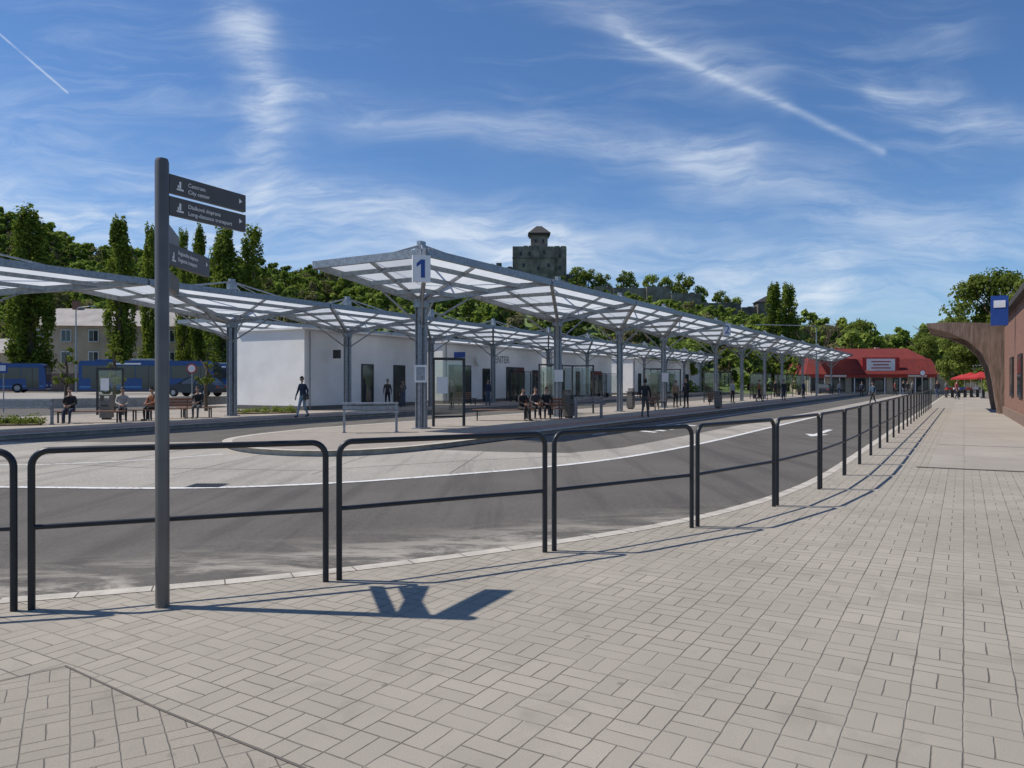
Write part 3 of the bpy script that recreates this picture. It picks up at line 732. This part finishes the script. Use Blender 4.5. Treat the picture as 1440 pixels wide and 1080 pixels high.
mb.make('curved_entrance_canopy',e)
mb=MB(); mb.prism([RB(24,-2),RB(24,-14),RB(40,-14),RB(40,-2)],0,3.2,M_greyroof,M_cream)
for k in range(4): mb.hexa(RB(25.5+k*3.6,-1.99,0.1),RB.d*2.2,RB.n*.05,Vector((0,0,2.3)),M_dark)
mb.beam(RB(23.8,-1.6,3.1),RB(40.2,-1.6,3.1),.9,.15,M_white); mb.make('market_hall')
# ------------------------------------------------------------ red roofed building
e=empty('red_roof_shop_building',(GX(1225,108),108,Z0),math.radians(-8))
W=8.6
mb=MB(); mb.prism([(-W,0),(W,0),(W,12),(-W,12)],0,2.9,M_cream,M_cream)
mb.make('walls',e)
mb=MB()
def hip(x0,x1,y0,y1,z0,x2,x3,y2,y3,z1,m):
    mb.add([(x0,y0,z0),(x1,y0,z0),(x1,y1,z0),(x0,y1,z0),(x2,y2,z1),(x3,y2,z1),(x3,y3,z1),(x2,y3,z1)],[[0,1,5,4],[1,2,6,5],[2,3,7,6],[3,0,4,7],[4,5,6,7],[3,2,1,0]],m)
hip(-W-.6,W+.6,-.8,12.6,2.85,-W+.3,W-.3,1.0,11,5.1,M_tile)
hip(-W+.5,W-.5,1.3,11,5.1,-W+2.4,W-2.4,4,7,6.7,M_tile)
mb.make('roof',e)
mb=MB(); mb.box((1.2,-.2,4.1),(5.0,.3,2.3),M_red); mb.box((1.2,-.37,4.2),(3.8,.03,1.7),M_white)
for i in range(3): mb.box((1.2,-.40,4.65-.45*i),(2.6-.5*(i%2),.02,.16),M_red)
for i in range(6): mb.box((-W+1.3+i*2.8,-.05,1.35),(1.9,.08,1.9),M_dark); mb.box((-W+1.3+i*2.8,-.10,1.4),(1.7,.02,1.6),M_glass)
mb.box((0,-.5,2.62),(2*W,.1,.4),M_red); mb.box((-5,-.57,2.62),(3,.03,.25),M_white); mb.box((6,-.57,2.62),(2.5,.03,.25),M_white)
for i in range(9): mb.box((-W+.1+i*2*W/8.4,-.3,1.3),(.12,.12,2.6),M_white)
mb.box((-4,2.2,4.5),(1.6,1.4,1.4),M_tile); mb.box((-4,1.48,4.5),(1.2,.04,.9),M_glass); mb.box((3,7,6.4),(.6,.6,1.2),M_cream)
mb.make('shop_fronts_signs_dormer',e)
mb=MB(); mb.prism([(9.6,2),(16,2),(16,8),(9.6,8)],0,4,M_greyroof,M_cream); mb.box((12.5,1.95,1.3),(1.4,.08,2.4),M_dark); mb.box((12.6,5,4.1),(7,6.6,.25),M_white); mb.make('side_wing',e)
def parasol(loc,m):
    mb=MB(); mb.tube([(0,0,0),(0,0,2.6)],.03,M_white,8); mb.box((0,0,.05),(.5,.5,.1),M_kerb)
    N=8; rim=[(1.5*math.cos(2*math.pi*i/N),1.5*math.sin(2*math.pi*i/N),2.05) for i in range(N)]
    for i in range(N):
        mb.poly([(0,0,2.65),rim[i],rim[(i+1)%N]],m); a,b=rim[i],rim[(i+1)%N]; mb.poly([a,b,(b[0],b[1],1.88),(a[0],a[1],1.88)],m)
    mb.make('market_parasol',None,loc)
for u,Y in((1365,80),(1380,74),(1356,92),(1372,98)): parasol((GX(u,Y),Y,0),M_red)
mb=MB()
for i in range(6): 
    mb.box((GX(1362,78)+i*.9-2,78+i*.4,.8),(.8,.6,.06),M_wood)
    for a in(-.3,.3): mb.box((GX(1362,78)+i*.9-2+a,78+i*.4,.4),(.05,.4,.8),M_dark)
    mb.box((GX(1362,78)+i*.9-2,78+i*.4,.93),(.6,.4,.2),[M_red,M_white,M_blue][i%3])
mb.make('market_stall')
# ------------------------------------------------------------ left building
def block(name,loc,rz,w,d,h,rh,floors,wm,rm,nwin):
    e=empty(name,loc,rz); mb=MB(); mb.prism([(-w/2,0),(w/2,0),(w/2,d),(-w/2,d)],0,h,wm); mb.make('walls',e)
    mb=MB(); a=w/2+.5
    mb.add([(-a,-.6,h),(a,-.6,h),(a,d+.6,h),(-a,d+.6,h),(-a+2,d/2,h+rh),(a-2,d/2,h+rh)],[[0,1,5,4],[1,2,5],[2,3,4,5],[3,0,4],[3,2,1,0]],rm); mb.make('roof',e)
    mb=MB()
    fh=h/floors
    for f in range(floors):
        for i in range(nwin):
            x=-w/2+(i+.5)*w/nwin; zc=f*fh+fh*.55
            mb.box((x,-.03,zc),(1.3,.1,1.6),M_white); mb.box((x-.3,-.09,zc),(.52,.03,1.4),M_glass); mb.box((x+.3,-.09,zc),(.52,.03,1.4),M_glass); mb.box((x,-.08,zc-.86),(1.5,.25,.08),M_kerb)
    for i in range(3): mb.box((-w/3+i*w/3,d/2,h+rh+.3),(.8,.8,1.4),M_brick)
    mb.make('windows_and_chimneys',e)
block('cream_office_building',(GX(170,100),100,.4),math.radians(6),24,11,8.6,2.8,3,M_cream,M_greyroof,7)
block('cream_office_building',(GX(10,112),112,.4),math.radians(10),20,11,5.5,2.4,2,M_cream,M_greyroof,6)
mb=MB(); mb.prism([(-75,86),(-22,86),(-22,86.3),(-75,86.3)],.5,2.6,M_concbrown); mb.make('boundary_wall')
# ------------------------------------------------------------ foliage
def leaves(centers,radii,n,size,bias=.6):
    pts=[];nr=[]
    for c,r in zip(centers,radii):
        m=n; d=rng.normal(size=(m,3)); d/=np.linalg.norm(d,axis=1)[:,None]
        rad=(rng.random(m)**.45)[:,None]
        pts.append(np.array(c)+d*rad*np.array(r)); nr.append(d)
    P=np.concatenate(pts); N=np.concatenate(nr)+rng.normal(size=P.shape)*.55+np.array([0,0,.35]); N/=np.linalg.norm(N,axis=1)[:,None]
    t=np.cross(N,rng.normal(size=P.shape)); t/=np.linalg.norm(t,axis=1)[:,None]; b=np.cross(N,t)
    s=size*(.5+rng.random(len(P)))[:,None]
    return np.stack([P-t*s*.5,P+b*s*.34,P+t*s*.5,P-b*s*.34],1).reshape(-1,3)
def leafmesh(name,v,m,trunk=None):
    n=len(v)//4; me=bpy.data.meshes.new(name)
    if trunk is None: tv=[];tf=[]
    else: tv=trunk.v;tf=trunk.f
    tn=len(tv)
    V=np.concatenate([np.array(tv).reshape(-1,3),v]) if tn else v
    me.vertices.add(len(V)); me.vertices.foreach_set('co',V.astype(np.float32).ravel())
    tfl=[i for f in tf for i in f]; ls=[]; c=0
    for f in tf: ls.append(c); c+=len(f)
    loops=np.concatenate([np.array(tfl,dtype=np.int32),np.arange(tn,tn+4*n,dtype=np.int32)])
    starts=np.concatenate([np.array(ls,dtype=np.int32),c+np.arange(0,4*n,4,dtype=np.int32)])
    me.loops.add(len(loops)); me.loops.foreach_set('vertex_index',loops)
    me.polygons.add(len(starts)); me.polygons.foreach_set('loop_start',starts)
    me.materials.append(m); me.materials.append(M_bark)
    mi=np.concatenate([np.ones(len(tf),dtype=np.int32),np.zeros(n,dtype=np.int32)]); me.polygons.foreach_set('material_index',mi)
    me.update(calc_edges=True); me.validate(); return me
def trunkmb(h,r,limbs,cr):
    mb=MB(); mb.tube([(0,0,-.3),(.05,.03,h*.35),(-.05,.08,h*.65),(0,0,h*.9)],[r,r*.8,r*.5,r*.12],M_bark,9,False)
    for i in range(limbs):
        a=random.uniform(0,6.28); z=h*random.uniform(.25,.7); l=cr*random.uniform(.6,1)
        mb.tube([(0,0,z),(math.cos(a)*l*.5,math.sin(a)*l*.5,z+l*.5),(math.cos(a)*l,math.sin(a)*l,z+l*.8)],[r*.4,r*.22,r*.06],M_bark,6,False)
    return mb
def broadleaf_mesh(h,cr,ncl,nl,size,m,base=.25):
    cs=[];rs=[]
    for i in range(ncl):
        t=random.random(); z=h*(base+(1-base)*t); prof=math.sqrt(max(.05,1-((t-.42)/.62)**2)); a=random.uniform(0,6.28); r=cr*prof*math.sqrt(random.random())*.85
        cs.append((math.cos(a)*r,math.sin(a)*r,z*.95)); q=cr*random.uniform(.18,.36); rs.append((q,q,q*.75))
    return leafmesh('broadleaf',leaves(cs,rs,nl,size),m,trunkmb(h,.022*h+.03,9,cr))
def poplar_mesh(h,cr,m,ncl=120,nl=110):
    cs=[];rs=[]
    for i in range(ncl):
        t=random.random(); z=h*(.05+.89*t); prof=(min(1,.35+t/.22)**.7)*(1-.62*max(0,(t-.5)/.5)**2.0); prof=min(1,prof); a=random.uniform(0,6.28); r=cr*prof*(random.random()**.5)*.72
        q=cr*random.uniform(.22,.40)*(.65+.35*prof); cs.append((math.cos(a)*r,math.sin(a)*r,z)); rs.append((q*.75,q*.75,q*2.1))
    return leafmesh('poplar',leaves(cs,rs,nl,.34),m,trunkmb(h*.95,.35,14,cr*.6))
def place(me,name,x,y,z,s=1,sz=None,parent=None):
    o=bpy.data.objects.new(name,me); COL.objects.link(o); o.location=(x,y,z); o.rotation_euler=(0,0,random.uniform(0,6.28)); o.scale=(s,s,sz or s)
    if parent: o.parent=parent
    return o
pops=[poplar_mesh(20,2.4,L_pop) for _ in range(3)]
for i,(u,ytop,w,Y) in enumerate([(42,293,68,88),(168,309,46,90),(213,316,36,94),(258,325,28,98),(281,320,30,96),(316,315,56,90),(356,320,50,92),(1088,400,32,150),(1108,398,36,152)]):
    H=(537-ytop)/F*Y+1.1; cr=w/2/F*Y
    place(pops[i%3],'poplar_tree',GX(u,Y),Y,.4,cr/2.15,H/19.2)
def ridge(xw):
    pts=[(-700,74),(-400,70),(-260,66),(-177,53.5),(-162,48),(-147,42),(-115,38),(-78,34),(-66,33),(-47,32),(-30,33),(-5,36.5),(20,36.5),(32,29),(44,27),(69,23),(88,18),(103,13),(130,12),(160,11),(300,9),(700,6)]
    xs,ys=zip(*pts); return np.interp(xw,xs,ys)
def hz(x,y):
    t=np.clip((y-118)/(262-118),0,1); s=t*t*(3-2*t)*.55+t*.45
    base=ridge(x)*s
    bump=2.2*np.sin(x*.055+1.3)*np.sin(y*.045)+1.3*np.sin(x*.13+y*.09)
    after=np.clip((y-275)/200,0,1)
    return (base+bump*np.clip(t*3,0,1)*(1-t)*1.2)*(1-after*.5)-.25
gx=np.linspace(-600,600,160); gy=np.linspace(115,480,60)
X,Y=np.meshgrid(gx,gy); Zh=hz(X,Y)
V=np.stack([X,Y,Zh],-1).reshape(-1,3); nx=len(gx)
Fh=[[j*nx+i,j*nx+i+1,(j+1)*nx+i+1,(j+1)*nx+i] for j in range(len(gy)-1) for i in range(nx-1)]
mb=MB(); mb.add([tuple(v) for v in V],Fh,mat('hill_undergrowth',(.11,.16,.045),.95,0,.5,.08),True); mb.make('castle_hill')
hillm=[broadleaf_mesh(8,3.3,14,52,.85,L_hill,.1) for _ in range(4)]+[broadleaf_mesh(8,2.8,14,52,.8,L_dark,.1) for _ in range(2)]+[broadleaf_mesh(8,2.8,12,36,.6,L_bare,.25)]
HT=empty('hillside_trees')
cnt=0
while cnt<2200:
    y=120+152*math.sqrt(random.random())if random.random()<.8 else random.uniform(120,272)
    x=random.uniform(-.74*y-10,.74*y+10)
    z=float(hz(np.array(x),np.array(y)))
    f=1
    if -14<x<30:
        if y>232: continue
        if y>180: f=.5
    if 25<x<98:
        if y>243: continue
        if y>190: f=.6
    dk=(math.sin(x*.07)+math.sin(y*.09+x*.04))>.75
    r=random.random()
    me=random.choice(hillm[4:6]) if (dk and r<.7) else (hillm[6] if r>.88 else random.choice(hillm[:4]))
    s=random.uniform(.55,1.2)*(1 if x<100 else .7)*f; place(me,'hill_tree',x,y,z-.6*f,s,s*random.uniform(.8,1.2),HT); cnt+=1
TB=empty('tree_belt'); midm=[broadleaf_mesh(9,3.6,24,120,.48,L_tree,.08) for _ in range(3)]+[broadleaf_mesh(9,3.4,24,120,.48,L_hill,.08)]
for i in range(64):
    y=random.uniform(114,126); x=random.uniform(-85,48)
    place(random.choice(midm),'belt_tree',x,y,0,random.uniform(.45,.9),None,TB)
for i in range(38):
    y=random.uniform(128,150); x=random.uniform(48,110)
    s=random.uniform(.65,1.1); place(random.choice(midm),'belt_tree',x,y,0,s,None,TB)
bigt=[broadleaf_mesh(14,5.6,58,230,.40,L_tree,.15) for _ in range(2)]
for u,ytop,w,Y in((1398,376,130,84),(1446,383,90,78),(1345,440,60,100),(1300,470,50,122),(1205,446,40,150),(1420,450,80,66)):
    H=(537-ytop)/F*Y+1.6; place(bigt[0 if Y%4 else 1],'broadleaf_tree',GX(u,Y),Y,0,(w/2/F*Y)/5.6,H/14)
for u,yt,w in((812,378,30),(828,382,28),(846,387,28),(880,384,36),(915,388,28),(935,391,28),(962,388,38),(985,404,26),(690,374,18),(1012,412,28),(1035,420,24)):
    Yc=252; x=GX(u,Yc); zt=(537-yt)/F*Yc+1.6; zb=float(hz(np.array(x),np.array(float(Yc))))-3
    place(midm[3 if u%2 else 0],'crest_tree',x,Yc,zb,(w/2/F*Yc)/2.9,(zt-zb+.6)/9)
def baretree(loc,h):
    mb=MB()
    def br(p,d,l,r,n):
        q=p+d*l; mb.tube([p,q],[r,r*.65],M_bark,5,False)
        if n==0: return
        for _ in range(3):
            dd2=(d+Vector((random.uniform(-.6,.6),random.uniform(-.6,.6),random.uniform(-.1,.4)))).normalized(); br(q,dd2,l*.72,r*.6,n-1)
    br(Vector((0,0,0)),Vector((0,0,1)),h*.3,.25,5); mb.make('bare_tree',None,loc)
baretree((GX(1155,126),126,0),13)
YT=broadleaf_mesh(3.6,.7,12,60,.12,L_tree,.45)
for u,Y in((160,40),(290,42),(92,40)): place(YT,'young_tree',GX(u,Y),Y,0,1)
def bed(name,pts,n):
    mb=MB(); mb.prism(pts,0,.06,mat('soil',(.14,.10,.06),.95,0,.3,3)); mb.make(name)
    cs=[];rs=[]
    P=[Vector(p) for p in pts]
    for i in range(n):
        w=np.array([random.random() for _ in P]); w=w**2; w/=w.sum(); c=sum(((P[j]*float(w[j])) for j in range(len(P))),Vector((0,0)))
        r=random.uniform(.1,.28); cs.append((c.x,c.y,r*.6)); rs.append((r,r,r))
    o=bpy.data.objects.new('low_shrubs',leafmesh('shrub',leaves(cs,rs,60,.08),L_tree)); COL.objects.link(o)
bed('planting_bed',[(GX(-60,27.2),27.2),(GX(70,28.6),28.0),(GX(75,30.6),30.0),(GX(-60,30),29.5)],45)
bed('planting_bed',[(GX(332,37.5),37.5),(GX(420,39.0),39.0),(GX(418,41),41),(GX(330,40),40)],40)
# ------------------------------------------------------------ castle
ca=empty('castle')
cz=35
mb=MB()
def tower(x0,x1,y0,y1,z0,z1,m,jag=0):
    mb.prism([(x0,y0),(x1,y0),(x1,y1),(x0,y1)],z0,z1,m)
    if jag:
        n=int((x1-x0)/1.6)
        for i in range(n):
            if random.random()<.4: mb.box((x0+(i+.5)*(x1-x0)/n,y0+.35,z1+.1),((x1-x0)/n*.8,.6,random.uniform(.2,.45)),m)
tower(0.2,14.5,258,272,cz-14,48.0,M_stone,1); tower(14.5,18.8,260,272,cz-14,48.2,M_stone,1)
mb.box((7.3,257.9,44),(14.5,.4,.35),M_stone2)
tower(6.6,12.4,262,268,47,52.6,M_stone)
tower(-5.5,-3.6,262,265,cz-8,43,M_stone); tower(-3.6,.2,262,268,cz-8,41.4,M_stone2,1)
tower(18.8,23,262,270,cz-10,38.8,M_stone2,1)
for (x,z) in((3,45.5),(6,45.5),(11,46),(4,41.5),(9,40.5),(12.5,41.5),(16.5,45),(16.5,41)): mb.box((x,257.98 if x<14.5 else 259.98,z),(.8,.2,1.3),M_dark)
for x in(8.2,10.8): mb.box((x,261.98,50.6),(.7,.2,1.1),M_dark)
mb.make('keep_walls',ca)
mb=MB(); mb.box((9.5,265,53.0),(7.0,7.2,.8),M_darkroof)
b=[(5.6,261),(13.4,261),(13.4,269),(5.6,269)]; 
mb.add([(*p,53.3) for p in b]+[(8.6,264.2,56.2),(10.4,264.2,56.2),(10.4,265.8,56.2),(8.6,265.8,56.2)],[[0,1,5,4],[1,2,6,5],[2,3,7,6],[3,0,4,7],[4,5,6,7]],M_darkroof)
mb.make('tower_roof',ca)
mb=MB()
for x0,x1,z0,z1 in((27,33,20,32.8),(33,44,20,32.4),(44,52,18,32.8),(52,62,16,30.6),(62,75,14,27.4),(75,86,12,26.0)):
    mb.prism([(x0,246),(x1,247),(x1,248.5),(x0,247.5)],z0,z1,M_stone2 if x0>60 else M_stone)
    for i in range(int((x1-x0)/2)):
        if random.random()<.4: mb.box((x0+1+i*2,247.0,z1+.1),(1.6,1,.4),M_stone2)
mb.prism([(80,245),(86.5,245),(86.5,250),(80,250)],10,27.6,M_stone2); mb.add([(79.5,244.5,27.6),(87,244.5,27.6),(87,250.4,27.6),(79.5,250.4,27.6),(84.5,247,30.4)],[[0,1,4],[1,2,4],[2,3,4],[3,0,4]],M_darkroof)
mb.make('curtain_walls',ca)
# ------------------------------------------------------------ world
w=bpy.data.worlds.new('World'); scene.world=w; w.use_nodes=True; nt=NT(w.node_tree); t=w.node_tree
bg=t.nodes['Background']; bg.inputs[1].default_value=.085
sky=nt.n('ShaderNodeTexSky',sky_type='NISHITA'); sky.sun_disc=False
SUN=Vector((-2.25,.27,3.23)).normalized(); el=math.asin(SUN.z); sky.sun_elevation=el; sky.sun_rotation=math.atan2(SUN.x,SUN.y)%(2*math.pi)
sky.air_density=1.0; sky.dust_density=.3; sky.ozone_density=3.5; sky.altitude=200
D=nt.n('ShaderNodeTexCoord').outputs['Generated']; sp=nt.n('ShaderNodeSeparateXYZ'); nt.put(sp.inputs[0],D)
yy=nt.m('MAXIMUM',sp.outputs[1],.08)
u=nt.m('DIVIDE',sp.outputs[0],yy); v=nt.m('DIVIDE',sp.outputs[2],yy)
cv=nt.n('ShaderNodeCombineXYZ'); nt.put(cv.inputs[0],u); nt.put(cv.inputs[1],v); P=cv.outputs[0]
wn=nt.n('ShaderNodeTexNoise'); nt.put(wn.inputs['Vector'],P); wn.inputs['Scale'].default_value=3.5; wn.inputs['Detail'].default_value=4
wob=nt.v('SUBTRACT',wn.outputs['Color'],(.5,.5,.5))
Pw=nt.v('ADD',P,nt.v('SCALE',wob,scale=.10)); Pc=nt.v('MULTIPLY',nt.v('ADD',P,nt.v('SCALE',wob,scale=.014)),(1,1,0)); Pw0=nt.v('MULTIPLY',Pw,(1,1,0))
def stroke(a,b,wd,st,src=None):
    A=((a[0]-720)/F,(537-a[1])/F,0); B=((b[0]-720)/F,(537-b[1])/F,0); ba=Vector(B)-Vector(A)
    pa=nt.v('SUBTRACT',src or Pw0,A)
    h=nt.m('DIVIDE',nt.v('DOT_PRODUCT',pa,tuple(ba)),ba.length_squared,clamp=True)
    d=nt.v('LENGTH',nt.v('SUBTRACT',pa,nt.v('SCALE',tuple(ba),scale=h)))
    g=nt.m('DIVIDE',d,wd/F); g=nt.m('EXPONENT',nt.m('MULTIPLY',nt.m('MULTIPLY',g,g),-1.0))
    return nt.m('MULTIPLY',g,st)
tot=None
for s in [((318,-40),(372,205),34,.75),((740,-40),(1040,115),36,.35),((385,150),(1040,228),30,.40),((-20,285),(330,330),34,.8),((380,285),(780,345),36,.85),((700,330),(1160,400),44,.7),
          ((1235,130),(1480,190),24,.5),((980,245),(1330,325),46,.45),((-20,190),(320,260),46,.35),((1180,370),(1500,300),46,.40),((-40,350),(700,400),50,.6),((1000,430),(1500,420),40,.5)]:
    g=stroke(*s); tot=g if tot is None else nt.m('ADD',tot,g)
n1=nt.noise(nt.map(Pw,rot=(0,0,.35),sc=(2.2,13,1)),1.6,7,.62,.8); n2=nt.noise(nt.map(Pw,rot=(0,0,-.9),sc=(4,22,1)),2.2,6,.65,.5); n3=nt.noise(P,2.0,4,.6)
tex=nt.m('ADD',nt.m('MULTIPLY',nt.ss(n1,.33,.68),.5),nt.m('MULTIPLY',nt.ss(n2,.38,.68),.42))
tex=nt.m('ADD',tex,.14)
cl=nt.m('MULTIPLY',tot,tex)
glob=nt.m('MULTIPLY',nt.m('MULTIPLY',nt.ss(n1,.42,.75),nt.ss(n3,.40,.68)),.32)
cl=nt.m('ADD',cl,glob)
ct=nt.m('MULTIPLY',nt.m('ADD',nt.m('ADD',stroke((880,50),(1240,213),5.5,.34,Pc),stroke((860,30),(1100,150),13,.18,Pc)),stroke((0,48),(96,131),1.3,.6,P)),nt.ss(n2,.3,.62,.35,1))
cl=nt.m('ADD',cl,ct,clamp=True)
up=nt.ss(sp.outputs[2],.0,.06); cl=nt.m('MULTIPLY',cl,up)
skc=nt.mix(1.0,sky.outputs[0],(.80,1.06,1.34),'MULTIPLY')
col=nt.mix(nt.m('MULTIPLY',cl,.85),skc,(8.5,9.5,10.8))
nt.put(bg.inputs[0],col)
sl=bpy.data.lights.new('sun','SUN'); sl.energy=4.5; sl.angle=math.radians(.5); sl.color=(1,.94,.85); so=bpy.data.objects.new('sun',sl); COL.objects.link(so)
so.rotation_euler=(-SUN).to_track_quat('-Z','Y').to_euler()
# ------------------------------------------------------------ camera
cd=bpy.data.cameras.new('camera'); cam=bpy.data.objects.new('camera',cd); COL.objects.link(cam); cam.location=(0,0,EYE)
cd.sensor_width=36; cd.lens=36*F/1440; cam.rotation_euler=(math.radians(90-.16),0,0); cd.clip_end=5000; cd.clip_start=.05
scene.camera=cam
